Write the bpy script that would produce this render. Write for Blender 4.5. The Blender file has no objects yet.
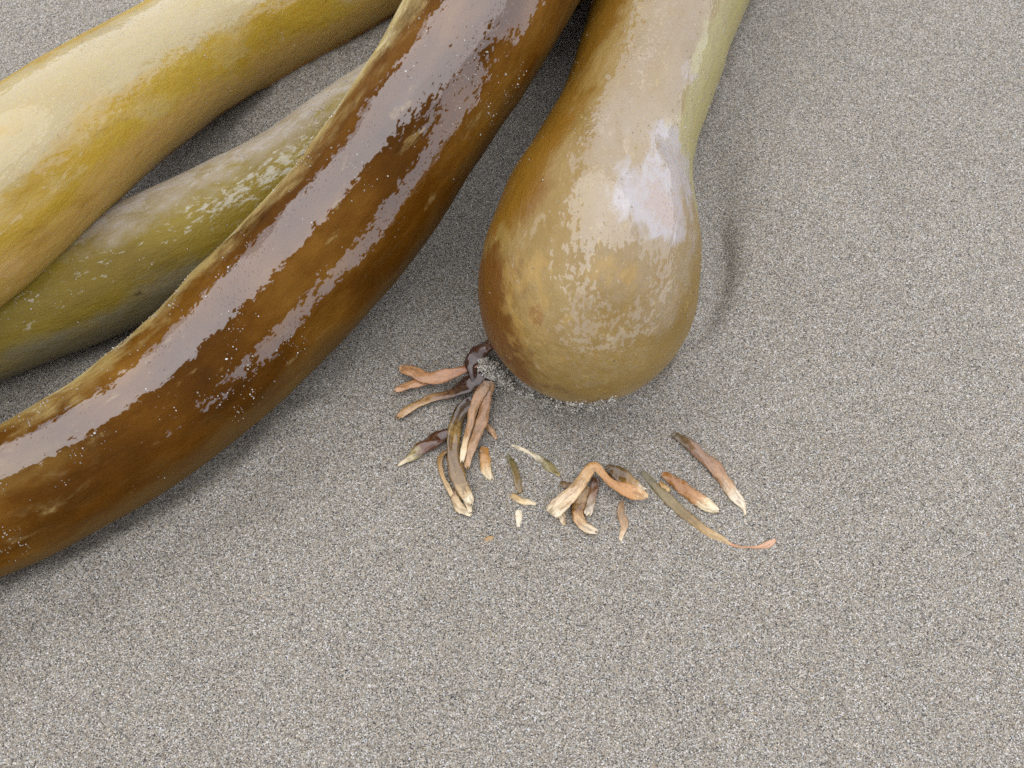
import bpy, math, random
import numpy as np
from mathutils import Vector, noise as mnoise
random.seed(7); RNG = np.random.default_rng(7)
R = math.radians
scene = bpy.context.scene

# ------------------------------------------------------------------ camera
PITCH, DIST, FPX = R(62), 0.42, 1050.0
cam_data = bpy.data.cameras.new('camera'); cam = bpy.data.objects.new('camera', cam_data)
scene.collection.objects.link(cam); scene.camera = cam
cam.location = (0, -DIST * math.cos(PITCH), DIST * math.sin(PITCH))
cam.rotation_euler = (math.pi / 2 - PITCH, 0, 0)
cam_data.sensor_fit = 'HORIZONTAL'; cam_data.sensor_width = 36.0
cam_data.lens = 36.0 * FPX / 1024.0
cam_data.clip_start = 0.01; cam_data.clip_end = 500.0
cam_data.dof.use_dof = True; cam_data.dof.focus_distance = 0.405
cam_data.dof.aperture_fstop = cam_data.lens / 1.5

# ------------------------------------------------------------------ overcast sky, veiled sun, exposure
SUN_EL, SUN_AZ = R(80), R(-20)            # azimuth from +y towards +x
world = bpy.data.worlds.new('World'); scene.world = world; world.use_nodes = True
wt = world.node_tree; bgn = wt.nodes['Background']
sky = wt.nodes.new('ShaderNodeTexSky'); sky.sky_type = 'NISHITA'; sky.sun_disc = False
sky.sun_elevation = SUN_EL; sky.sun_rotation = SUN_AZ
sky.air_density = 1.0; sky.dust_density = 1.0; sky.ozone_density = 1.0
hsv = wt.nodes.new('ShaderNodeHueSaturation'); hsv.inputs['Saturation'].default_value = 0.30
cloud = wt.nodes.new('ShaderNodeMix'); cloud.data_type = 'RGBA'; cloud.inputs['Factor'].default_value = 0.75
cloud.inputs['B'].default_value = (7.0, 7.15, 8.0, 1)               # even cloud deck over the clear sky
wt.links.new(sky.outputs[0], hsv.inputs['Color']); wt.links.new(hsv.outputs[0], cloud.inputs['A']); wt.links.new(cloud.outputs['Result'], bgn.inputs['Color'])
bgn.inputs['Strength'].default_value = 0.13
sun_data = bpy.data.lights.new('sun', 'SUN'); sun = bpy.data.objects.new('sun', sun_data)
scene.collection.objects.link(sun)
sun_data.energy = 0.9; sun_data.angle = R(84); sun_data.color = (1.0, 0.99, 0.985)
sdir = Vector((math.sin(SUN_AZ) * math.cos(SUN_EL), math.cos(SUN_AZ) * math.cos(SUN_EL), math.sin(SUN_EL)))
sun.rotation_euler = (-sdir).to_track_quat('-Z', 'Y').to_euler()
vs = scene.view_settings
vs.view_transform = 'Standard'; vs.look = 'None'; vs.gamma = 1.0; vs.use_curve_mapping = False
vs.exposure = 0.72
cy = scene.cycles; cy.use_denoising = False; cy.max_bounces = 5; cy.diffuse_bounces = 3; cy.glossy_bounces = 2
cy.caustics_reflective = False; cy.caustics_refractive = False

# ------------------------------------------------------------------ helpers: pixel <-> place
CL = Vector(cam.location); FW = Vector((0, math.cos(PITCH), -math.sin(PITCH)))
UP = Vector((0, math.sin(PITCH), math.cos(PITCH))); RT = Vector((1, 0, 0))
def ray(px, py): return RT * ((px - 512) / FPX) + UP * ((384 - py) / FPX) + FW
def at(px, py, z=0.0):
    d = ray(px, py); return CL + d * ((z - CL.z) / d.z)
def depth(p): return (Vector(p) - CL).dot(FW)

def catmull(P, n):
    P = np.array(P, float); m = len(P)
    Q = np.vstack([2 * P[0] - P[1], P, 2 * P[-1] - P[-2]])
    d = np.r_[0, np.cumsum(np.linalg.norm(np.diff(P[:, :2], axis=0), axis=1))]
    out = []
    for v in np.linspace(0, d[-1], n):
        i = min(max(np.searchsorted(d, v, side='right') - 1, 0), m - 2)
        t = (v - d[i]) / max(d[i + 1] - d[i], 1e-9)
        a, b, c, e = Q[i], Q[i + 1], Q[i + 2], Q[i + 3]
        out.append(0.5 * (2 * b + (c - a) * t + (2 * a - 5 * b + 4 * c - e) * t * t + (3 * b - a - 3 * c + e) * t ** 3))
    return np.array(out)

def smooth(A, k):
    A = A.copy()
    for _ in range(k):
        B = A.copy(); B[1:-1] = 0.25 * A[:-2] + 0.5 * A[1:-1] + 0.25 * A[2:]; A = B
    return A

def medial(E1, E2, n=60):
    """centre line and half width between two outline curves"""
    A = catmull(E1, n); B = catmull(E2, 400)
    T = np.gradient(A, axis=0); T /= np.linalg.norm(T, axis=1)[:, None]
    N = np.c_[-T[:, 1], T[:, 0]]
    if np.mean(np.sum(N * (B[200] - A), axis=1)) < 0: N = -N
    out = []
    for p, nn in zip(A, N):
        lo, hi = 5.0, 260.0
        for _ in range(40):
            r = 0.5 * (lo + hi); c = p + nn * r
            if np.min(np.linalg.norm(B - c, axis=1)) > r: lo = r
            else: hi = r
        out.append([*(p + nn * lo), lo])
    out = np.array(out); out = smooth(out, 12)
    return out

# ------------------------------------------------------------------ helpers: nodes
class Mat:
    def __init__(s, name):
        s.m = bpy.data.materials.new(name); s.m.use_nodes = True
        s.t = s.m.node_tree; s.b = s.t.nodes['Principled BSDF']
    def n(s, typ, ins=None, **props):
        nd = s.t.nodes.new('ShaderNode' + typ)
        for k, v in props.items(): setattr(nd, k, v)
        for k, v in (ins or {}).items(): s.put(nd.inputs[k], v)
        return nd
    def put(s, sock, v):
        if hasattr(v, 'is_output'): s.t.links.new(v, sock)
        elif isinstance(v, (tuple, list)) and len(v) == 3 and sock.type == 'RGBA': sock.default_value = (*v, 1)
        else: sock.default_value = v
    def attr(s, name, out='Fac'): return s.n('Attribute', attribute_name=name).outputs[out]
    def vec(s, v, scale):
        return s.n('VectorMath', {0: v, 1: scale}, operation='MULTIPLY').outputs[0]
    def noise(s, v, scale, detail=4, rough=0.55, dist=0.0, out=0):
        return s.n('TexNoise', {'Vector': v, 'Scale': scale, 'Detail': detail, 'Roughness': rough, 'Distortion': dist}).outputs[out]
    def voro(s, v, scale, feature='F1', out='Distance', rnd=1.0):
        return s.n('TexVoronoi', {'Vector': v, 'Scale': scale, 'Randomness': rnd}, feature=feature).outputs[out]
    def math(s, op, a, b=0.0, c=0.0, clamp=False):
        return s.n('Math', {0: a, 1: b, 2: c}, operation=op, use_clamp=clamp).outputs[0]
    def rng(s, v, a, b, c=0.0, d=1.0, sm=True):
        return s.n('MapRange', {'Value': v, 'From Min': a, 'From Max': b, 'To Min': c, 'To Max': d},
                   interpolation_type='SMOOTHSTEP' if sm else 'LINEAR').outputs[0]
    def mix(s, f, a, b, mode='MIX'):
        nd = s.n('Mix', data_type='RGBA', blend_type=mode)
        s.put(nd.inputs['Factor'], f); s.put(nd.inputs['A'], a); s.put(nd.inputs['B'], b)
        return nd.outputs['Result']
    def ramp(s, f, stops, interp='LINEAR'):
        nd = s.n('ValToRGB', {0: f}); cr = nd.color_ramp; cr.interpolation = interp
        while len(cr.elements) < len(stops): cr.elements.new(0.5)
        for e, (p, c) in zip(cr.elements, stops): e.position = p; e.color = (*c, 1)
        return nd.outputs[0]
    def bump(s, h, strength, distance, normal=None):
        nd = s.n('Bump', {'Height': h, 'Strength': strength, 'Distance': distance})
        if normal is not None: s.put(nd.inputs['Normal'], normal)
        return nd.outputs[0]
    def set(s, **kw):
        for k, v in kw.items(): s.put(s.b.inputs[k.replace('_', ' ')], v)
        return s.m

# ------------------------------------------------------------------ helpers: objects
def mesh_obj(name, verts, faces, mat, parent=None, smooth_shade=True):
    me = bpy.data.meshes.new(name)
    verts = np.asarray(verts, np.float32); faces = np.asarray(faces, np.int32)
    k = faces.shape[1]
    me.vertices.add(len(verts)); me.vertices.foreach_set('co', verts.ravel())
    me.loops.add(faces.size); me.loops.foreach_set('vertex_index', faces.ravel())
    me.polygons.add(len(faces)); me.polygons.foreach_set('loop_start', np.arange(len(faces), dtype=np.int32) * k)
    me.update(calc_edges=True); me.validate()
    me.polygons.foreach_set('use_smooth', np.full(len(me.polygons), smooth_shade)); me.update()
    if mat: me.materials.append(mat)
    o = bpy.data.objects.new(name, me); scene.collection.objects.link(o)
    if parent: o.parent = parent
    return o
def fattr(o, name, vals):
    a = o.data.attributes.new(name, 'FLOAT', 'POINT'); a.data.foreach_set('value', np.asarray(vals, np.float32).ravel())
def vattr(o, name, vals):
    a = o.data.attributes.new(name, 'FLOAT_VECTOR', 'POINT'); a.data.foreach_set('vector', np.asarray(vals, np.float32).ravel())
def empty(name, loc, label, cat, group=None):
    o = bpy.data.objects.new(name, None); scene.collection.objects.link(o); o.location = loc
    o.empty_display_size = 0.01; bpy.context.view_layer.update()
    return tag(o, label, cat, group)
def tag(o, label, cat, group=None, kind=None):
    if label: o['label'] = label
    if cat: o['category'] = cat
    if group: o['group'] = group
    if kind: o['kind'] = kind
    return o

def fbm2(X, Y, seed, octaves=((1, 1),)):
    """cheap smooth value noise on arrays"""
    out = np.zeros_like(X); r = np.random.default_rng(seed)
    tab = r.random((256, 256))
    for fr, am in octaves:
        x = X * fr + 37.7; y = Y * fr + 11.3
        xi = np.floor(x).astype(int); yi = np.floor(y).astype(int)
        fx = x - xi; fy = y - yi; fx = fx * fx * (3 - 2 * fx); fy = fy * fy * (3 - 2 * fy)
        g = lambda a, b: tab[a % 256, b % 256]
        out += am * ((g(xi, yi) * (1 - fx) + g(xi + 1, yi) * fx) * (1 - fy) + (g(xi, yi + 1) * (1 - fx) + g(xi + 1, yi + 1) * fx) * fy - 0.5)
    return out

NA = 160
def tube(name, C, Rr, mat, parent, seed, lump=0.0012, flat=0.0):
    """C: centres (n,3) in metres, Rr radii. theta 0 = up, + = towards the right-hand side of the path."""
    n = len(C); RESTING.append((C[::3].astype(np.float32), Rr[::3].astype(np.float32)))
    T = np.gradient(C, axis=0); T /= np.linalg.norm(T, axis=1)[:, None]
    S = np.cross(T, [0, 0, 1.0]); S /= np.linalg.norm(S, axis=1)[:, None]
    N = np.cross(S, T)
    s = np.r_[0, np.cumsum(np.linalg.norm(np.diff(C, axis=0), axis=1))]
    th = np.linspace(-math.pi, math.pi, NA)         # seam underneath
    SS, TH = np.meshgrid(s, th, indexing='ij')
    R0 = float(np.median(Rr))
    # periodic lumps
    a = fbm2(SS * 28, np.cos(TH) * 1.6 + 5, seed, ((1, 1), (2.3, .5))) + fbm2(SS * 28, np.sin(TH) * 1.6 + 9, seed + 1, ((1, 1), (2.3, .5)))
    b = fbm2(SS * 150, np.cos(TH) * 5 + 5, seed + 2) + fbm2(SS * 150, np.sin(TH) * 5 + 9, seed + 3)
    cap = np.minimum(1, Rr / R0)[:, None]
    RR = Rr[:, None] + (a * lump + b * lump * 0.14) * cap
    ct, st = np.cos(TH), np.sin(TH)
    # a little heavier and flatter underneath
    ctf = np.where(ct < 0, ct * (1 - flat), ct)
    V = C[:, None, :] + RR[..., None] * (ctf[..., None] * N[:, None, :] + st[..., None] * S[:, None, :])
    V[:, -1] = V[:, 0]
    idx = np.arange(n * NA).reshape(n, NA)
    F = np.stack([idx[:-1, :-1], idx[:-1, 1:], idx[1:, 1:], idx[1:, :-1]], -1).reshape(-1, 4)
    verts = V.reshape(-1, 3)
    off = np.array(parent.location) if parent else np.zeros(3)
    o = mesh_obj(name, verts - off, F, mat, parent)
    fattr(o, 's', SS); fattr(o, 'th', TH)
    vattr(o, 'tc', np.stack([SS, RR * ct, RR * st], -1))
    o['_n'] = n
    return o, V, SS, TH, N, S

def lift_tube(M, zfun, nres=420, ext0=None, ext1=None, sm=True):
    """medial pixels -> centres and radii in metres; zfun(i/n, R) gives the axis height"""
    n = len(M); M = np.array(M, float); goal = M.copy()
    for it in range(6 if sm else 1):
        P, Q = [], []
        for i, (x, y, rp) in enumerate(M):
            r = rp * DIST / FPX
            for _ in range(12):
                z = zfun(i / (n - 1), r); p = at(x, y, z)
                r = rp * depth(p) / FPX
            P.append(p[:]); Q.append(r)
        P = np.array(P); Q = np.array(Q)
        T = np.gradient(P, axis=0); T /= np.linalg.norm(T, axis=1)[:, None]
        d = np.array(CL) - P; d -= T * np.sum(d * T, axis=1)[:, None]; Dd = np.linalg.norm(d, axis=1); d /= Dd[:, None]
        sd = np.cross(T, d); al = np.arccos(np.clip(Q / Dd, 0, .99))
        ed = []
        for sg in (1, -1):                                   # where the eye's tangents touch the tube
            E = P + Q[:, None] * (np.cos(al)[:, None] * d + sg * np.sin(al)[:, None] * sd) - np.array(CL)
            dz = E @ np.array(FW); ed.append(np.c_[512 + FPX * (E @ np.array(RT)) / dz, 384 - FPX * (E @ np.array(UP)) / dz])
        mid = .5 * (ed[0] + ed[1]); half = .5 * np.linalg.norm(ed[0] - ed[1], axis=1)
        if sm: M[:, :2] += smooth(.8 * (goal[:, :2] - mid), 4); M[:, 2] += smooth(.8 * (goal[:, 2] - half), 4)
    for ext, end in ((ext0, 0), (ext1, -1)):
        if ext is None: continue
        L, turn, rend, zend = ext                       # runs on over the sand beyond the view
        d = (P[0] - P[3]) if end == 0 else (P[-1] - P[-4]); d[2] = 0; d /= np.linalg.norm(d)
        p = P[end].copy(); r0 = Q[end]; z0 = p[2]; m = 16; A, B = [], []
        for k in range(1, m + 1):
            a = turn / m; d = np.array([d[0] * math.cos(a) - d[1] * math.sin(a), d[0] * math.sin(a) + d[1] * math.cos(a), 0])
            p = p + d * L / m; t = k / m; r = r0 + (rend - r0) * t
            q = p.copy(); q[2] = z0 + (zend - z0) * (3 * t * t - 2 * t ** 3); A.append(q); B.append(r)
        if end == 0: P = np.vstack([np.array(A)[::-1], P]); Q = np.r_[B[::-1], Q]
        else: P = np.vstack([P, A]); Q = np.r_[Q, B]
    d = np.r_[0, np.cumsum(np.linalg.norm(np.diff(P, axis=0), axis=1))]
    px = []
    for p in P:
        rel = Vector(p) - CL; dz = max(rel.dot(FW), .05)
        px.append((512 + FPX * rel.dot(RT) / dz, 384 - FPX * rel.dot(UP) / dz))
    px = np.array(px); ins = (px[:, 0] > -160) & (px[:, 0] < 1184) & (px[:, 1] > -160) & (px[:, 1] < 900)
    wgt = np.r_[0, np.cumsum(np.diff(d) * np.where(ins[1:] | ins[:-1], 1.0, .12))]
    u = np.interp(np.linspace(0, wgt[-1], nres), wgt, d)
    C = np.c_[[np.interp(u, d, P[:, k]) for k in range(3)]].T
    rr = np.interp(u, d, Q)
    return (smooth(C, 10), smooth(rr, 10)) if sm else (C, rr)

def close_end(C, Rr, which, steps=14):
    """round a tube's end over"""
    if which == 0:
        C2, R2 = close_end(C[::-1], Rr[::-1], 1, steps); return C2[::-1], R2[::-1]
    t = C[-1] - C[-2]; t /= np.linalg.norm(t); r = Rr[-1]
    a = np.linspace(0, math.pi / 2, steps + 1)[1:]
    return np.vstack([C, C[-1] + t * (r * np.sin(a))[:, None]]), np.r_[Rr, np.maximum(r * np.cos(a), 1e-5)]

# grains: little irregular octahedra
OCT = np.array([[1, 0, 0], [-1, 0, 0], [0, 1, 0], [0, -1, 0], [0, 0, 1], [0, 0, -1]], float)
OCF = np.array([[0, 2, 4], [2, 1, 4], [1, 3, 4], [3, 0, 4], [2, 0, 5], [1, 2, 5], [3, 1, 5], [0, 3, 5]])
def grains(name, P, size, mat, parent=None, seed=1):
    r = np.random.default_rng(seed); n = len(P)
    A = r.normal(size=(n, 3, 3)); Qm, _ = np.linalg.qr(A)
    sc = np.asarray(size).reshape(-1, 1, 1) * r.uniform(0.6, 1.2, (n, 1, 3))
    V = np.einsum('nij,nvj->nvi', Qm, OCT[None] * sc * r.uniform(.75, 1.2, (n, 6, 1))) + P[:, None, :]
    F = (OCF[None] + 6 * np.arange(n)[:, None, None]).reshape(-1, 3)
    off = np.array(parent.location) if parent else np.zeros(3)
    o = mesh_obj(name, V.reshape(-1, 3) - off, F, mat, parent, False)
    fattr(o, 'rnd', np.repeat(r.random(n), 6)); o['kind'] = 'stuff'
    return o

GRAIN_STOPS = [(0.0, (.014, .013, .014)), (.10, (.06, .055, .051)), (.25, (.145, .131, .107)), (.45, (.218, .197, .158)),
               (.60, (.268, .244, .198)), (.72, (.30, .247, .168)), (.82, (.335, .311, .261)), (.92, (.42, .40, .357)), (1.0, (.62, .60, .57))]
# ------------------------------------------------------------------ sand
def sand_material():
    M = Mat('sand'); co = M.n('TexCoord').outputs['Object']
    g1 = M.n('TexVoronoi', {'Vector': co, 'Scale': 3150.0, 'Randomness': .85})
    sel = M.n('SeparateColor', {0: g1.outputs['Color']})
    patch = M.noise(co, 16, 3, .65)
    rnd2 = M.math('ADD', sel.outputs[0], M.math('MULTIPLY', M.math('SUBTRACT', patch, .5), .10), clamp=True)
    col = M.ramp(rnd2, GRAIN_STOPS)
    col = M.mix(M.rng(sel.outputs[1], .45, 1.0, 0, .9), col, M.mix(sel.outputs[2], (1.22, .98, .68), (.80, .97, 1.22)), 'MULTIPLY')
    nrm = M.bump(M.math('MULTIPLY', g1.outputs['Distance'], -1.0), 0.7, 0.00022)
    return M.set(Base_Color=col, Roughness=.78, Specular_IOR_Level=.3, Normal=nrm)
SAND = sand_material()
GM = Mat('grain'); GRAIN = GM.set(Base_Color=GM.ramp(GM.attr('rnd'), GRAIN_STOPS), Roughness=.5)
PM = Mat('pale_grain'); PALE_GRAIN = PM.set(Base_Color=PM.ramp(PM.attr('rnd'), [(0, (.12, .10, .075)), (.4, (.30, .26, .20)), (.85, (.48, .45, .40)), (1, (.70, .68, .66))]), Roughness=.3)

CM = Mat('caked_grain'); CAKED = CM.set(Base_Color=CM.ramp(CM.attr('rnd'), [(0, (.07, .065, .06)), (.3, (.31, .275, .21)), (.7, (.50, .455, .37)), (.92, (.64, .60, .53)), (1, (.8, .8, .8))]), Roughness=.35)
FURROW = np.array([at(x, y)[:2] for x, y in catmull([(716, 205), (722, 232), (725, 258), (721, 288), (712, 312), (700, 335), (684, 356)], 40)])
BULB_END = np.array(at(590, 300)[:2])
RESTING = []                                              # (centres, radii) of what presses into the sand
def sand_h(X, Y):
    h = fbm2(X * 9, Y * 9, 3, ((1, .0030), (2.7, .0012), (7, .0005)))
    far = np.clip(np.hypot(X, Y) / 3.0, 0, 1); h = h + far * fbm2(X * .8, Y * .8, 5, ((1, .05), (.2, .12)))
    core = (np.abs(X) < .34) & (np.abs(Y - .02) < .34)
    if core.any() and RESTING:
        q = np.stack([X[core], Y[core]], -1).astype(np.float32); add = np.zeros(len(q), np.float32)
        for C, Rr in RESTING:
            for k in range(0, len(q), 20000):
                qq = q[k:k + 20000]; d2 = ((qq[:, None] - C[None, :, :2]) ** 2).sum(2); m = d2.argmin(1)
                dist = np.sqrt(d2[np.arange(len(qq)), m]); rr = Rr[m]
                lowness = np.clip((1.35 * rr - C[m, 2]) / (.35 * rr), 0, 1) * np.clip(rr / .02, 0, 1)
                wob = .6 + 1.6 * fbm2(qq[:, 0] * 45, qq[:, 1] * 45, 77, ((1, .6), (2.6, .4)))
                add[k:k + 20000] += lowness * wob * (.0035 * np.exp(-((dist - .98 * rr) / .006) ** 2) - .0012 * np.exp(-((dist - 1.45 * rr) / .008) ** 2))
        h[core] += add
    near = (np.abs(X - .09) < .09) & (np.abs(Y - .05) < .12)
    if near.any():
        q = np.stack([X[near], Y[near]], -1); dd = np.linalg.norm(q[:, None] - FURROW[None], axis=2)
        k = dd.argmin(1); d1 = dd.min(1); end = np.minimum(k, 39 - k) / 9.0
        side = q[:, 0] - FURROW[k, 0]
        amp = np.clip(end, 0, 1)
        x = side / .0036
        prof = -.0034 * np.exp(-x * x) * amp + .0022 * np.exp(-((side - .008) / .006) ** 2) * amp
        h[near] += prof
        h[near] -= .005 * np.exp(-((q[:, 0] - .092) / .012) ** 2 - ((q[:, 1] - .085) / .035) ** 2)
        bd = np.linalg.norm(q - BULB_END, axis=1)
        h[near] += .002 * np.exp(-((bd - .047) / .008) ** 2)
    return h
def build_sand():
    core = np.arange(-.30, .3001, .0016)
    tail = .30 + .0016 * np.cumsum(1.13 ** np.arange(1, 72)); tail = tail[tail < 160]
    ax = np.r_[-tail[::-1], core, tail]
    X, Y = np.meshgrid(ax, ax + .02, indexing='ij'); Z = sand_h(X, Y)
    n = len(ax); idx = np.arange(n * n).reshape(n, n)
    F = np.stack([idx[:-1, :-1], idx[1:, :-1], idx[1:, 1:], idx[:-1, 1:]], -1).reshape(-1, 4)
    o = mesh_obj('sand', np.stack([X, Y, Z], -1).reshape(-1, 3), F, SAND)
    tag(o, 'fine grey beach sand lying flat beneath the kelp', 'sand', kind='structure'); return o
# ------------------------------------------------------------------ kelp skin
def kelp_skin(name, base, noise_scale, mottles, wet_refl_thr=.5, wet_refl_noise=(.55, .35), coat_ior=1.8, dry_rough=.42, pits=.0, sss=.30, film=None, ripple=.5, spec=.14, soft=.035, sheen=0.0):
    """mottles: list of (attribute or None, noise scale, threshold lo, hi, colour, amount)"""
    M = Mat(name); tc = M.attr('tc', 'Vector')
    st = M.vec(tc, (.45, 1, 1))                               # streaks run along the stipe
    n0 = M.noise(st, noise_scale, 6, .6)
    col = M.ramp(n0, base)
    for att, sc, lo, hi, c, am in mottles:
        nz = M.noise(M.n('VectorMath', {0: st, 1: (sc * .013, sc * .007, 0)}, operation='ADD').outputs[0], sc, 4, .65, .3)
        if att:
            v = M.math('ADD', M.attr(att), M.math('MULTIPLY', M.math('SUBTRACT', nz, .5), 2.2))
        else: v = nz
        col = M.mix(M.math('MULTIPLY', M.rng(v, lo, hi), am), col, c)
    # small dark pores
    pn = M.n('TexVoronoi', {'Vector': tc, 'Scale': 190.0}); pv = pn.outputs['Distance']; pr = pn.outputs['Color']
    pore = M.math('MULTIPLY', M.rng(pv, .10, .04), M.math('GREATER_THAN', M.n('SeparateColor', {0: pr}).outputs[0], .8))
    col = M.mix(M.math('MULTIPLY', pore, .55), col, (.05, .022, .006))
    # ragged wet film; its mask also holds the sky reflection's extent
    wn = M.noise(M.vec(tc, (.5, 1, 1)), 170, 5, .75, .2); wn2 = M.noise(M.vec(tc, (.45, 1, 1)), 650, 2, .6)
    wv = M.math('ADD', M.math('MULTIPLY_ADD', M.attr('wet'), 1.5, -.25), M.math('ADD', M.math('MULTIPLY', M.math('SUBTRACT', wn, .5), wet_refl_noise[0] * 3.3),
                                         M.math('MULTIPLY', M.math('SUBTRACT', wn2, .5), wet_refl_noise[1] * 3.4)))
    wet = M.rng(wv, wet_refl_thr - soft, wet_refl_thr + soft)
    if film: col = M.mix(M.math('MULTIPLY', wet, film[1]), col, film[0])
    fine = M.noise(st, 1500, 1, .6)
    mid = M.noise(st, 240, 2, .6)
    nb = M.bump(M.math('ADD', M.math('MULTIPLY', fine, .3), M.math('MULTIPLY', mid, .9)), .8, .0009)
    pim = M.rng(M.voro(tc, 620), .35, .05)
    coat_n = M.bump(M.math('ADD', M.math('MULTIPLY', mid, ripple), M.math('MULTIPLY', pim, .3)), .5, .0006)
    return M.set(Base_Color=col, Roughness=M.math('ADD', M.math('MULTIPLY', M.noise(tc, 120, 4), .2), dry_rough - .1),
                 Specular_IOR_Level=spec, Normal=nb, Coat_Weight=M.math('MULTIPLY_ADD', wet, .95 - sheen, sheen), Coat_Roughness=M.rng(wn2, .3, .7, .035, .10),
                 Coat_IOR=coat_ior, Coat_Normal=coat_n, Subsurface_Weight=sss, Subsurface_Radius=(.014, .008, .002), Subsurface_Scale=1.0)

def band(x, lo, hi, soft): return np.clip((x - lo) / soft + .5, 0, 1) * np.clip((hi - x) / soft + .5, 0, 1)
def sstep(x, a, b):
    t = np.clip((x - a) / (b - a), 0, 1); return t * t * (3 - 2 * t)
def blob(V, px, py, rad, squash=1.0):
    """soft round mark on the skin at the surface point seen at that place"""
    W = V.reshape(-1, 3); rel = W - np.array(CL)
    dz = rel @ np.array(FW); x = 512 + FPX * (rel @ np.array(RT)) / dz; y = 384 - FPX * (rel @ np.array(UP)) / dz
    score = np.hypot(x - px, y - py) + 400 * dz
    p = W[score.argmin()]
    d = np.linalg.norm(V - p, axis=-1)
    return np.exp(-(d / rad) ** 2)
def s_of(V, SS, px, py):
    W = V.reshape(-1, 3); rel = W - np.array(CL)
    dz = rel @ np.array(FW); x = 512 + FPX * (rel @ np.array(RT)) / dz; y = 384 - FPX * (rel @ np.array(UP)) / dz
    return SS.reshape(-1)[(np.hypot(x - px, y - py) + 400 * dz).argmin()]
def stuck_grains(V, TH, parent, n, size, seed, lo=-1.7, hi=1.9, weight=None):
    r = np.random.default_rng(seed); m = (TH > lo) & (TH < hi)
    rel = V - np.array(CL); dz = rel @ np.array(FW)
    x = 512 + FPX * (rel @ np.array(RT)) / dz; y = 384 - FPX * (rel @ np.array(UP)) / dz
    m &= (x > -120) & (x < 1144) & (y > -120) & (y < 880)
    w = m.astype(float).ravel()
    if weight is not None: w *= weight.ravel()
    w *= (.04 + np.clip(fbm2(V[..., 0] * 70, V[..., 1] * 70, seed, ((1, 1), (2.7, 1.0))) * 3 - .35, 0, 1) ** 1.5).ravel()
    w /= w.sum(); k = r.choice(w.size, n, p=w)
    P = V.reshape(-1, 3)[k] + r.normal(size=(n, 3)) * .0006
    # pull back to the skin: use nearest sampled vertex plane (jitter is along the skin only roughly)
    P = .25 * P + .75 * V.reshape(-1, 3)[k]
    return grains('stuck_sand_grains', P, r.uniform(size[0], size[1], n) * r.choice([.7, 1, 1.5], n, p=[.5, .4, .1]), PALE_GRAIN, parent, seed)

# ------------------------------------------------------------------ brown stipe
BU = [(466, -110), (434, -52), (404, 0), (372, 56), (316, 133), (256, 210), (200, 262), (155, 317), (84, 376), (37, 404), (0, 425), (-60, 448), (-130, 470)]
BL = [(636, -110), (610, -52), (582, 0), (526, 92), (483, 159), (434, 234), (372, 309), (305, 381), (244, 437), (178, 488), (94, 535), (0, 577), (-60, 598), (-130, 618)]
Mb = medial(BU, BL)
C, Rr = lift_tube(Mb, lambda t, r: r * .97 + .038 * (1 - sstep(np.float64(t), .12, .62)), 460, ext0=(.7, -.5, .024, .026), ext1=(.8, .5, .030, .029))
C, Rr = close_end(C, Rr, 0); C, Rr = close_end(C, Rr, 1)
skin_brown = kelp_skin('brown_kelp_skin', [(.3, (.040, .014, .001)), (.5, (.085, .031, .002)), (.7, (.16, .072, .009))], 40,
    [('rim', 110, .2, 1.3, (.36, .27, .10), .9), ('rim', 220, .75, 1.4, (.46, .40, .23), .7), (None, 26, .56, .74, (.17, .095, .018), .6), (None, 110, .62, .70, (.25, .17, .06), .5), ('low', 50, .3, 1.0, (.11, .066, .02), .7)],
    wet_refl_noise=(.55, .5), coat_ior=1.92, spec=.04, soft=.05)
kb = empty('kelp_stipe', C[200] * [1, 1, 0], 'thick glossy dark brown kelp stipe curving diagonally across the sand', 'kelp', 'kelp stipes')
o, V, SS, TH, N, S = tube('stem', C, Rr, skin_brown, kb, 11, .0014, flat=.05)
D = -np.degrees(TH)
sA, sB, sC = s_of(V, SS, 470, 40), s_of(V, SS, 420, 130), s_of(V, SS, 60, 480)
gap = band(D, 17, 44, 16) * sstep(SS, sA, sB + .02)  # matte band standing in for the viewer's dark reflection
refl_gap_w = sstep(SS, sC - .10, sC)                              # the viewer's dark reflection, put into the gloss, widens towards the near end
wet = band(D, -10, 56, 18) * (1 - gap) * (1 - .9 * refl_gap_w * band(D, 22, 80, 12))  # gloss limited to the bands where the sky reflects
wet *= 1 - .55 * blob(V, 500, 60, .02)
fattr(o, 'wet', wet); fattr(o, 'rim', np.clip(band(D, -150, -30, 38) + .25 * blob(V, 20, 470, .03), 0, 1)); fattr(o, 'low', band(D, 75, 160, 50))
stuck_grains(V, TH, kb, 2000, (.00016, .0004), 21, -1.5, 1.5, np.ones_like(TH) * (.3 + 1.4 * (fbm2(SS * 60, TH * 3, 4) > .05)))

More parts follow.
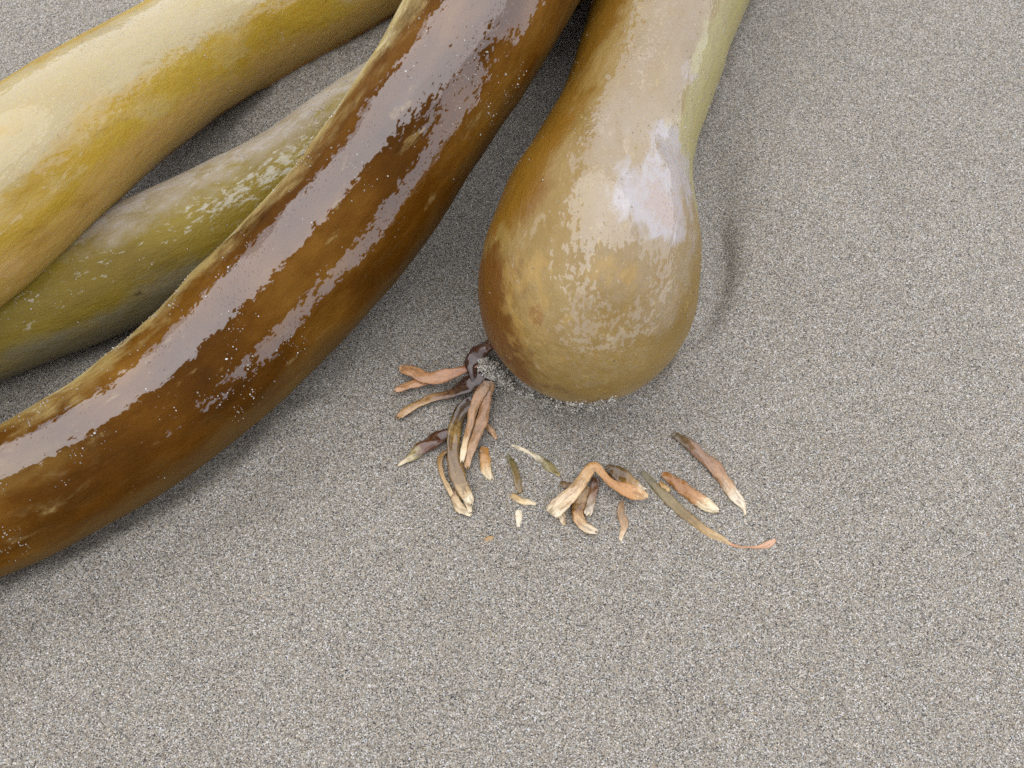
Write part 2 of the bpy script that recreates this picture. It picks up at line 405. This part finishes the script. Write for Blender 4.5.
# ------------------------------------------------------------------ olive stipe (lowest)
OU = [(520, -52), (420, 24), (358, 67), (315, 96), (280, 119), (250, 140), (187, 171), (137, 192), (60, 226), (0, 255), (-80, 290), (-160, 322)]
OL = [(600, -10), (500, 66), (404, 146), (335, 206), (244, 274), (130, 332), (65, 358), (0, 383), (-80, 412), (-160, 440)]
C, Rr = lift_tube(medial(OU, OL)[::-1], lambda t, r: r * (.9 - .25 * float(sstep(np.float64(t), .45, .7))), 420, ext0=(.8, .3, .024, .022), ext1=(.5, -.5, .016, .014))
C, Rr = close_end(C, Rr, 0); C, Rr = close_end(C, Rr, 1)
skin_olive = kelp_skin('olive_kelp_skin', [(.28, (.12, .08, .01)), (.5, (.19, .135, .018)), (.72, (.25, .19, .04))], 34,
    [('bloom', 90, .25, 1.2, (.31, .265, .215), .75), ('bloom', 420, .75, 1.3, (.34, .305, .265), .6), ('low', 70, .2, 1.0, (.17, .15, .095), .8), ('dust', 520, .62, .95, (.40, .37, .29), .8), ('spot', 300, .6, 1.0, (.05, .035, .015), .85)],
    wet_refl_noise=(.6, .6), wet_refl_thr=.62, dry_rough=.38)
ko = empty('kelp_stipe', C[200] * [1, 1, 0], 'dull olive kelp stipe with whitish bloom lying partly under the brown stipe', 'kelp', 'kelp stipes')
o, V, SS, TH, N, S = tube('stem', C, Rr, skin_olive, ko, 31, .0007, flat=.08)
D = np.degrees(TH)
SGN = -1   # path runs left to right, so its right-hand side faces the viewer
fattr(o, 'wet', .3 * band(D, 20, 60, 20)); fattr(o, 'dust', .75 * band(D, 0, 48, 34) * (.55 + .45 * sstep(SS, s_of(V, SS, 120, 240), s_of(V, SS, 230, 190)))); fattr(o, 'bloom', band(D, -90, 10, 44)); fattr(o, 'low', band(D, 62, 170, 30))  # wet also holds the sky reflection's extent
fattr(o, 'spot', .8 * blob(V, 66, 318, .005) + .8 * blob(V, 140, 293, .004) + .6 * blob(V, 80, 243, .005))
stuck_grains(V, TH, ko, 2600, (.00014, .00030), 22, -1.2, 1.5, .3 + band(D, -30, 45, 20))

# ------------------------------------------------------------------ yellow stipe (uppermost)
YU = [(-150, 168), (-70, 122), (0, 81), (27, 65), (90, 27), (142, 2), (210, -36), (290, -82), (370, -132), (450, -180)]
YL = [(-60, 352), (-30, 330), (0, 308), (62, 258), (117, 200), (154, 167), (208, 125), (258, 92), (333, 50), (390, 19), (460, -22), (540, -72)]
My = medial(YL, YU)
C, Rr = lift_tube(My, lambda t, r: r + .028 - (.028 + .38 * r) * float(sstep(np.float64(t), .26, .62)), 420, ext0=(.7, -.35, .034, .036), ext1=(.8, -.4, .026, .028))
C, Rr = close_end(C, Rr, 0); C, Rr = close_end(C, Rr, 1)
skin_yellow = kelp_skin('yellow_kelp_skin', [(.28, (.29, .178, .016)), (.5, (.38, .25, .028)), (.74, (.42, .305, .07))], 30,
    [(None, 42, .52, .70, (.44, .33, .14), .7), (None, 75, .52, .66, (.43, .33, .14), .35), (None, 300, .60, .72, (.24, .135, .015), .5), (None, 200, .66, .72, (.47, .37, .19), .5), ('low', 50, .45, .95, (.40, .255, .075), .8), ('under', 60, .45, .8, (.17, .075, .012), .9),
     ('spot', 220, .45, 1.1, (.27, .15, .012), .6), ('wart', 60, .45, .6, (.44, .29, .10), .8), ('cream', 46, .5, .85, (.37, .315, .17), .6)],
    wet_refl_noise=(.65, .6), soft=.09, sheen=.12, coat_ior=1.75, ripple=.8, sss=.55, dry_rough=.36)
ky = empty('kelp_stipe', C[200] * [1, 1, 0], 'thick pale yellow kelp stipe, the topmost, in the corner beside the olive one', 'kelp', 'kelp stipes')
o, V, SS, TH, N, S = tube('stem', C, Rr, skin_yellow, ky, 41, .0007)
D = np.degrees(TH)
fattr(o, 'wet', band(D, -12, 42, 30) + .35 * band(D, 30, 70, 16) * (fbm2(SS * 30, TH * 3, 8) > .1))  # gloss cut off where the viewer would hide the reflected sky
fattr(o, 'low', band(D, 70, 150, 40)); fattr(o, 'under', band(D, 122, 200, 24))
fattr(o, 'cream', band(D, -20, 44, 30))  # pale sheen of the reflected sky put into the base colour
fattr(o, 'spot', blob(V, 80, 203, .008) + .8 * blob(V, 38, 236, .009) + .6 * blob(V, 138, 163, .007) + .5 * blob(V, 95, 240, .008))
fattr(o, 'wart', blob(V, 18, 267, .003) + blob(V, 6, 272, .0035) + blob(V, 9, 290, .0025) + .8 * blob(V, 24, 282, .002))
stuck_grains(V, TH, ky, 700, (.00014, .0003), 23, -1.0, 1.7)

# ------------------------------------------------------------------ bulb with its neck and blade remnants
BK = [(730, -170, 80), (702, -90, 78), (667, 0, 76), (651, 55, 73), (632, 109, 71.5), (613, 160, 80), (601, 205, 95), (593, 250, 106), (587, 292, 108.5)]
mk = smooth(catmull(BK, 110), 6)
e = np.linspace(0, math.pi / 2, 40)[1:]
mk = np.vstack([mk, np.c_[587 - 12 * np.sin(e), 292 + 99 * np.sin(e), np.maximum(108.5 * np.cos(e) ** .97, .02)]])
ZB = .0425
C, Rr = lift_tube(mk, lambda t, r: ZB - .0085 * (1 - float(sstep(np.float64(t), .2, .5))), 520, ext0=(.8, .25, .020, .020), sm=False)
C, Rr = close_end(C, Rr, 0)
skin_bulb = kelp_skin('bulb_kelp_skin', [(.28, (.17, .102, .02)), (.5, (.235, .15, .04)), (.72, (.29, .205, .08))], 34,
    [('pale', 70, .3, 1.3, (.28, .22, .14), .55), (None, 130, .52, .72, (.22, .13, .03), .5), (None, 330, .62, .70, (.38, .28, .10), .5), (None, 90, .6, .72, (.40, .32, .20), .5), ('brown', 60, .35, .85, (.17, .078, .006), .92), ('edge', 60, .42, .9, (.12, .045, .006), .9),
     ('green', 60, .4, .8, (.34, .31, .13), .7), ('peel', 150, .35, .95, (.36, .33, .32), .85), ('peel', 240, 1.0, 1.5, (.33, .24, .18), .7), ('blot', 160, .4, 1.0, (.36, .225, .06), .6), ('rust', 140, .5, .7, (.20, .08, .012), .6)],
    wet_refl_noise=(.8, .9), soft=.08, sheen=.16, coat_ior=1.85, ripple=.9, dry_rough=.38)
kw = empty('kelp_bulb', np.array(at(590, 300))[:3] * [1, 1, 0], 'swollen tan kelp bulb with tapering neck and torn blades at its tip', 'kelp')
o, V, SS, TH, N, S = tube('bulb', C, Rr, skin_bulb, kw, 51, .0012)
D = -np.degrees(TH) if S[200, 0] < 0 else np.degrees(TH)       # + = right-hand side in the view
sN, sM, sE = s_of(V, SS, 640, 60), s_of(V, SS, 600, 205), s_of(V, SS, 585, 300)
wet_refl_b = band(D, -14, 62, 18) * (1 - .62 * sstep(SS, sM, sE)) + .12 * band(D, -40, 70, 20) * sstep(SS, sM, sE)  # gloss kept to the sky reflection's band along neck and bulb
wet_refl_b -= .9 * blob(V, 622, 268, .010)
fattr(o, 'wet', wet_refl_b)
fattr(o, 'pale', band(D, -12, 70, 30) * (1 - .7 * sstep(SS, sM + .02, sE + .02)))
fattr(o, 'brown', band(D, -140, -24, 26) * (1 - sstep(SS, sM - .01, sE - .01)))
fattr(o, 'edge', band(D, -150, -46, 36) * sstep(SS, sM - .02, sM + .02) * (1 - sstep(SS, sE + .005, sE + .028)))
fattr(o, 'green', band(D, 40, 120, 30) * (1 - sstep(SS, sN + .03, sM)))
fattr(o, 'peel', blob(V, 668, 190, .016) + .9 * blob(V, 678, 160, .012) + .8 * blob(V, 645, 208, .013) + .7 * blob(V, 668, 135, .010) + .5 * blob(V, 690, 70, .008) + .6 * blob(V, 672, 220, .010))
fattr(o, 'blot', .9 * blob(V, 612, 272, .008) + .6 * blob(V, 530, 330, .02) + .5 * blob(V, 520, 270, .014) + .4 * blob(V, 610, 350, .012))
fattr(o, 'rust', .8 * blob(V, 520, 378, .0045) + .6 * blob(V, 536, 318, .005) + .5 * blob(V, 500, 300, .006) + .5 * blob(V, 495, 235, .008))
stuck_grains(V, TH, kw, 900, (.00014, .0003), 24, -1.6, 1.6)
BULB_V = V

# ------------------------------------------------------------------ the sand, banked against what lies on it
build_sand()
# loose grains lying proud of the sheet
gx = RNG.uniform(-.29, .29, 40000); gy = RNG.uniform(-.23, .30, 40000)
gz = sand_h(gx, gy)
lg = grains('loose_sand_grains', np.c_[gx, gy, gz + .0001], RNG.uniform(.00012, .00024, 40000), GRAIN, seed=3)
tag(lg, 'loose coarse grains scattered over the beach sand', 'sand grains')

# ------------------------------------------------------------------ torn blades
def blade_mat(name, stops, gloss=.8, seed=0):
    stops = [(p, tuple(c ** 1.22 * k for c, k in zip(q, (1.06, .97, .84)))) for p, q in stops]
    M = Mat(name); tc = M.attr('tc', 'Vector'); t = M.attr('t')
    nz = M.noise(M.n('VectorMath', {0: tc, 1: (seed * .31, seed * .17, 0)}, operation='ADD').outputs[0], 420, 6, .7)
    v = M.math('ADD', t, M.math('MULTIPLY', M.math('SUBTRACT', nz, .5), .55), clamp=True)
    col = M.ramp(v, stops)
    st = M.noise(M.vec(tc, (.25, 1, 1)), 900, 3, .6)
    col = M.mix(M.rng(st, .46, .66, 0, .55), col, tuple(c * .42 for c in stops[len(stops) // 2][1]))
    nb = M.bump(M.math('ADD', M.math('MULTIPLY', st, .8), M.noise(tc, 520, 3)), .9, .0009)
    return M.set(Base_Color=col, Roughness=.38, Normal=nb, Coat_Weight=gloss, Coat_Roughness=.10, Coat_IOR=1.6,
                 Specular_IOR_Level=.3)

PXM = DIST / FPX
def strip_geo(pts, thick=.24, z0=0.0, seed=0, lift=None, hollow=False, nseg=34, nr=14):
    """pts (px, py, width px): a torn strap lying on the sand; thick = thickness / width"""
    P = catmull([(x, y, w) for x, y, w in pts], nseg)
    n = nseg; t = np.linspace(0, 1, n); r = np.random.default_rng(seed)
    wob = fbm2(t * 7 + seed, t * 0 + seed * 1.7, 17, ((1, .22), (2.7, .14)))
    lf = np.interp(t, np.linspace(0, 1, len(lift)), lift) if lift is not None else np.zeros(n)
    W = np.array([max(P[i, 2], .6) * .5 * depth(at(P[i, 0], P[i, 1])) / FPX for i in range(n)]) * (1 + wob)
    endt = np.minimum(1, np.minimum(t / .03 + .55, (1 - t) / .03 + .62)); W = W * np.sqrt(np.clip(endt, .02, 1))
    H = np.clip(W * thick, .00025, .0019)
    C = np.array([at(P[i, 0], P[i, 1], z0 + H[i] * .55 + lf[i])[:] for i in range(n)])
    C[:, 2] += sand_h(C[:, 0], C[:, 1]) * (1 if z0 < .004 else .5)
    C = smooth(C, 1)
    T = np.gradient(C, axis=0); T /= np.linalg.norm(T, axis=1)[:, None]
    S = np.cross(T, [0, 0, 1.0]); S /= np.linalg.norm(S, axis=1)[:, None]; N = np.cross(S, T)
    roll = fbm2(t * 3 + seed * 3.1, t * 0 + 2.5, 23, ((1, .9),))
    S, N = S * np.cos(roll)[:, None] + N * np.sin(roll)[:, None], N * np.cos(roll)[:, None] - S * np.sin(roll)[:, None]
    a = np.linspace(0, 2 * math.pi, nr, endpoint=False)
    V = []
    for i in range(n):
        for aa in a:
            x = math.cos(aa); y = math.sin(aa)
            edge = 1 + .10 * math.sin(aa * 3 + seed + t[i] * 9) + r.normal() * .05
            yy = y * H[i]
            if y > 0: yy *= (1 - .75 * math.exp(-(x / .45) ** 2)) if hollow else 1.0      # a channel along the strap
            tear = T[i] * (W[i] * 1.0 * (math.sin(x * 4.5 + seed * 1.3) * .5 + math.sin(x * 9 + seed * 2.1) * .6)) if i == n - 1 else 0.0
            V.append(C[i] + S[i] * (x * W[i] * edge) + N[i] * (yy + H[i] * .35 * math.sin(aa * 2 + t[i] * 17 + seed)) + tear)
    V = np.array(V); idx = np.arange(n * nr).reshape(n, nr)
    F = [(idx[i, j], idx[i, (j + 1) % nr], idx[i + 1, (j + 1) % nr], idx[i + 1, j]) for i in range(n - 1) for j in range(nr)]
    for e in (0, n - 1):                                   # torn ends closed by quads
        for j in range(nr // 2 - 1):
            q = (idx[e, j], idx[e, j + 1], idx[e, nr - 2 - j], idx[e, nr - 1 - j]); F.append(q if e == 0 else q[::-1])
    tt = np.repeat(t, nr); ln = np.r_[0, np.cumsum(np.linalg.norm(np.diff(C, axis=0), axis=1))]
    tc = np.stack([np.repeat(ln, nr) + seed * .05, np.tile(np.cos(a), n) * np.repeat(W, nr), np.tile(np.sin(a), n) * np.repeat(H, nr)], -1)
    return V, np.array(F), tt, tc

def blade(name, strips, mat, parent=None):
    """strips joined into one torn piece; each (pts, kwargs, t0, t1)"""
    Vs, Fs, Ts, TCs, k = [], [], [], [], 0
    for pts, kw_, t0, t1 in strips:
        V, F, tt, tc = strip_geo(pts, **kw_); Vs.append(V); Fs.append(F + k); Ts.append(t0 + (t1 - t0) * tt); TCs.append(tc); k += len(V)
    V = np.vstack(Vs)
    base = np.array([V[:, 0].mean(), V[:, 1].mean(), 0.0])
    off = np.array(parent.location) if parent else base
    o = mesh_obj(name, V - off, np.vstack(Fs), mat, parent)
    if not parent: o.location = base
    fattr(o, 't', np.concatenate(Ts)); vattr(o, 'tc', np.vstack(TCs))
    return o

PINK = (.46, .25, .15); TAN = (.46, .32, .16); CREAM = (.66, .55, .36); WHITE = (.72, .67, .54); BRN = (.12, .05, .014); DBRN = (.05, .02, .008); OLV = (.17, .12, .025); ORG = (.45, .24, .07); GREY = (.36, .30, .24)
# attached to the bulb's tip
blade('torn_blade', [([(479, 364, 9), (466, 369, 9), (447, 375, 12), (428, 379, 14), (412, 372, 12), (400, 368, 8)], dict(seed=1, z0=.004, lift=[.004, .002, 0]), 0, 1),
                     ([(436, 378, 10), (422, 382, 11), (408, 387, 9), (395, 391, 6)], dict(seed=2, z0=.003), .5, 1)],
      blade_mat('pink_blade', [(0, (.16, .06, .03)), (.18, (.38, .19, .10)), (.5, (.46, .27, .145)), (1, (.50, .32, .18))], .7, 1), kw)['label'] = 'pinkish forked torn blade'
blade('torn_blade', [([(486, 372, 18), (474, 382, 20), (460, 391, 17), (448, 396, 12), (434, 399, 9), (418, 405, 9), (407, 411, 11), (398, 419, 7)], dict(seed=3, z0=.0015, lift=[.003, .001, 0]), 0, 1)],
      blade_mat('dark_to_tan_blade', [(0, DBRN), (.38, (.07, .03, .012)), (.5, (.28, .17, .08)), (.7, TAN), (1, (.50, .36, .22))], .9, 2), kw)['label'] = 'dark brown blade with a thin tan end'
blade('torn_blade', [([(486, 384, 12), (478, 398, 10), (473, 412, 9), (470, 426, 8), (465, 442, 7), (462, 462, 5)], dict(seed=4, z0=.004, lift=[.003, .001, 0]), 0, 1)],
      blade_mat('salmon_strand', [(0, (.35, .25, .17)), (.2, (.42, .27, .155)), (.65, (.46, .31, .18)), (.8, CREAM), (1, WHITE)], .6, 3), kw)
blade('torn_blade', [([(488, 383, 13), (486, 400, 12), (483, 418, 12), (476, 436, 11), (470, 452, 10), (467, 469, 6)], dict(seed=5, z0=.003, lift=[.003, .001, 0]), 0, 1),
                     ([(484, 424, 6), (490, 430, 6), (497, 440, 3)], dict(seed=6, z0=.001), .7, .9)],
      blade_mat('rosy_strand', [(0, (.30, .22, .15)), (.2, (.37, .235, .14)), (.7, (.43, .28, .16)), (1, (.55, .40, .26))], .6, 4), kw)
blade('torn_blade', [([(474, 402, 14), (463, 412, 14), (456, 425, 12), (453, 444, 13), (455, 464, 15), (460, 482, 15), (467, 496, 12), (472, 505, 6)], dict(seed=7, z0=.003, hollow=True), 0, 1)],
      blade_mat('olive_strap', [(0, DBRN), (.2, (.10, .06, .015)), (.34, (.34, .24, .08)), (.45, (.20, .13, .05)), (.75, (.24, .16, .06)), (.88, (.46, .34, .16)), (1, WHITE)], 1.0, 5), kw)['label'] = 'glossy olive strap'
blade('torn_blade', [([(457, 486, 6), (455, 497, 8), (459, 507, 10), (466, 512, 9), (471, 516, 4)], dict(seed=8, z0=.001), .4, 1), ([(463, 492, 7), (468, 502, 8), (470, 513, 4)], dict(seed=9, z0=.0015), .5, 1)],
      blade_mat('frayed_tip', [(0, BRN), (.45, BRN), (.6, (.52, .40, .24)), (1, WHITE)], .5, 6), kw)['label'] = 'frayed cream tip'
blade('torn_blade', [([(452, 432, 11), (440, 439, 14), (428, 446, 15), (418, 452, 13), (412, 457, 9), (405, 462, 5), (398, 467, 3)], dict(seed=10, z0=.001, thick=.55), 0, 1)],
      blade_mat('brown_stub', [(0, DBRN), (.3, BRN), (.55, (.15, .065, .018)), (.68, (.40, .36, .20)), (1, (.62, .56, .42))], 1.0, 7), kw)['label'] = 'short dark brown blade with pale point'
blade('torn_blade', [([(450, 451, 4), (443, 455, 5), (440, 463, 6), (442, 475, 5), (447, 486, 5), (453, 497, 4)], dict(seed=11, z0=.001), 0, 1)],
      blade_mat('thin_curl', [(0, (.25, .15, .05)), (.5, (.42, .29, .13)), (1, CREAM)], .5, 8), kw)
# dark, broken tip that the blades grow from, with the wet sand caked on it
blade('bulb_tip', [([(499, 346, 10), (487, 350, 15), (476, 358, 17), (473, 368, 17), (477, 378, 15), (483, 385, 10)], dict(seed=12, z0=.003, thick=.5, lift=[.006, .003, 0]), 0, 1)],
      blade_mat('dark_tip', [(0, (.16, .07, .015)), (.4, (.09, .035, .01)), (1, DBRN)], 1.0, 9), kw)
r = np.random.default_rng(5); pts = []
for (x, y, w, k, zz) in [(484, 361, 5, 200, .012), (488, 367, 8, 420, .0115), (495, 374, 8, 420, .010), (503, 381, 7, 330, .007), (511, 387, 5, 200, .004), (487, 386, 6, 160, .006), (531, 395, 4, 130, .003), (546, 401, 5, 200, .004), (560, 404, 6, 260, .004), (574, 406, 7, 320, .005), (592, 406, 7, 320, .005), (608, 402, 6, 220, .004), (624, 394, 4, 90, .003), (520, 391, 4, 120, .003)]:
    for a, b, c in r.normal(size=(k * 2, 3)) * .42:
        p = at(x + a * w * 1.5, y + b * w * .9, max(0, zz * (1 - .3 * (a * a + b * b)) + c * .0012)); pts.append(p[:])
P = np.array(pts)
W = BULB_V.reshape(-1, 3); rel = W - np.array(CL); dz = rel @ np.array(FW)
wx = 512 + FPX * (rel @ np.array(RT)) / dz; wy = 384 - FPX * (rel @ np.array(UP)) / dz
line = catmull([(508, 376), (520, 386), (532, 394), (548, 400), (566, 404), (586, 405), (604, 402), (614, 398)], 80)
dl = np.min(np.hypot(wx[:, None] - line[None, :, 0], wy[:, None] - line[None, :, 1]), axis=1)
near_edge = np.where((dl < 5) & (W[:, 2] < .045))[0]
pick = r.choice(near_edge, 900, p=(np.exp(-(dl[near_edge] / 2.5) ** 2) * np.clip(.15 + 3 * fbm2(wx[near_edge] / 9, wy[near_edge] / 9, 6), .02, 2)) / np.sum(np.exp(-(dl[near_edge] / 2.5) ** 2) * np.clip(.15 + 3 * fbm2(wx[near_edge] / 9, wy[near_edge] / 9, 6), .02, 2)))
P = np.vstack([P, W[pick] + r.normal(size=(900, 3)) * .0005])
grains('caked_sand', P, r.uniform(.00022, .00055, len(P)), CAKED, kw, 8)

# loose fragments
G = 'torn kelp fragments on the sand'
def frag(label, strips, stops, gloss=.6, seed=0):
    o = blade('kelp_fragment', strips, blade_mat('fragment', stops, gloss, seed)); tag(o, label, 'kelp fragment', G); return o
frag('short orange and white chip just right of the rosy strands', [([(485, 448, 9), (485, 460, 11), (486, 470, 11), (490, 480, 8)], dict(seed=20), 0, 1)], [(0, ORG), (.5, (.55, .36, .17)), (.75, CREAM), (1, WHITE)], .5, 20)
frag('slim olive sliver above the small tan splinter', [([(507, 456, 5), (513, 466, 7), (517, 479, 8), (520, 494, 6)], dict(seed=21, hollow=True), 0, 1)], [(0, (.14, .13, .04)), (.5, (.22, .17, .07)), (1, (.26, .18, .07))], .8, 21)
frag('small tan splinter lying crosswise under the olive sliver', [([(511, 496, 6), (520, 501, 7), (528, 503, 6), (536, 505, 3)], dict(seed=22), 0, 1)], [(0, (.42, .29, .10)), (.5, CREAM), (1, WHITE)], .5, 22)
frag('tiny white chip below the tan splinter', [([(518, 511, 6), (519, 518, 7), (518, 528, 3)], dict(seed=23), 0, 1)], [(0, WHITE), (1, (.74, .70, .60))], .4, 23)
frag('thin white strip with an olive end left of the bent orange piece', [([(512, 446, 3), (524, 451, 4), (535, 457, 5), (544, 464, 8), (552, 470, 9), (560, 477, 4)], dict(seed=24), 0, 1)], [(0, WHITE), (.45, (.62, .58, .45)), (.62, (.26, .23, .10)), (.9, (.34, .30, .16)), (1, CREAM)], .7, 24)
frag('large bent orange and cream strap, biggest of the loose fragments', [([(551, 515, 18), (562, 503, 17), (574, 491, 14), (585, 477, 11), (593, 467, 10), (598, 469, 8), (604, 477, 7), (613, 485, 8), (626, 490, 13), (638, 494, 13), (648, 497, 6)], dict(seed=25, z0=.003, thick=.3, lift=[0, .001, .004, .002, .001]), 0, 1),
     ([(558, 510, 9), (562, 518, 8), (564, 526, 3)], dict(seed=26), .05, .15)], [(0, WHITE), (.2, (.68, .56, .40)), (.42, (.54, .37, .18)), (.65, (.47, .26, .08)), (.9, (.52, .30, .12)), (1, CREAM)], .7, 25)
frag('hollow brown husk tucked behind the right end of the orange strap', [([(605, 468, 7), (613, 472, 14), (624, 479, 16), (634, 487, 14), (645, 491, 8)], dict(seed=27, z0=.001, hollow=True, thick=.5), 0, 1)], [(0, (.10, .07, .02)), (.4, (.17, .10, .02)), (.7, (.40, .26, .08)), (1, WHITE)], .9, 27)
frag('tan curl with cream tip beneath the orange strap', [([(587, 487, 9), (581, 498, 13), (578, 510, 13), (580, 521, 12), (587, 529, 10), (596, 533, 6)], dict(seed=28, z0=.001), 0, 1)], [(0, (.30, .20, .08)), (.3, (.38, .26, .11)), (.45, (.22, .11, .03)), (.6, (.52, .35, .17)), (1, WHITE)], .7, 28)
frag('narrow brown and grey piece right of the tan curl', [([(595, 478, 8), (594, 490, 9), (591, 502, 9), (587, 516, 7)], dict(seed=29, z0=.001, hollow=True), 0, 1)], [(0, (.12, .05, .015)), (.4, (.24, .13, .06)), (.8, (.46, .40, .33)), (1, WHITE)], .7, 29)
frag('stubby grey brown scrap poking out left of the orange strap', [([(560, 484, 6), (566, 486, 8), (574, 490, 7)], dict(seed=30), 0, 1)], [(0, (.26, .20, .12)), (1, (.20, .12, .05))], .5, 30)
frag('pinkish brown sliver standing apart below the hollow husk', [([(622, 501, 4), (621, 514, 8), (624, 526, 8), (620, 542, 3)], dict(seed=31), 0, 1)], [(0, (.32, .235, .15)), (.5, (.38, .27, .17)), (.75, (.55, .42, .28)), (1, WHITE)], .4, 31)
frag('long brown and white fragment, uppermost of the right-hand three', [([(672, 434, 6), (681, 439, 9), (692, 446, 13), (706, 460, 14), (717, 472, 14), (728, 487, 12), (738, 501, 11), (743, 507, 6), (745, 516, 2)], dict(seed=32, thick=.5), 0, 1)], [(0, (.11, .09, .03)), (.16, (.15, .10, .03)), (.3, (.33, .22, .15)), (.55, (.38, .23, .12)), (.68, (.50, .36, .22)), (.78, (.62, .58, .48)), (1, WHITE)], .8, 32)
frag('orange brown fragment with blunt cream end, middle of the right-hand three', [([(662, 474, 7), (672, 480, 11), (685, 491, 13), (697, 499, 14), (708, 506, 14), (717, 510, 10)], dict(seed=33, thick=.5), 0, 1)], [(0, (.33, .17, .05)), (.4, (.34, .17, .035)), (.68, (.50, .30, .13)), (.78, (.66, .60, .42)), (1, WHITE)], .8, 33)
frag('long thin olive strip with curled thread tail, lowest of the right-hand three', [([(642, 472, 6), (650, 481, 8), (658, 490, 9), (672, 504, 10), (690, 520, 10), (708, 533, 9), (722, 540, 7), (730, 545, 3), (742, 548, 2), (757, 548, 3), (767, 546, 7), (775, 541, 4)], dict(seed=34, nseg=60), 0, 1)], [(0, (.12, .11, .035)), (.25, (.26, .21, .09)), (.38, (.20, .14, .03)), (.55, (.42, .30, .13)), (.66, (.52, .42, .25)), (.72, (.52, .30, .16)), (1, (.56, .38, .27))], .7, 34)
frag('tiny orange nub between the middle and lowest right-hand fragments', [([(659, 483, 5), (664, 487, 6), (669, 492, 4)], dict(seed=35), 0, 1)], [(0, (.34, .19, .04)), (1, (.56, .42, .2))], .6, 35)
frag('faint orange flake half buried alone below the thin olive sliver', [([(484, 543, 4), (488, 541, 7), (494, 539, 5)], dict(seed=36, z0=-.0004), 0, 1)], [(0, (.42, .28, .13)), (1, (.50, .37, .21))], .2, 36)
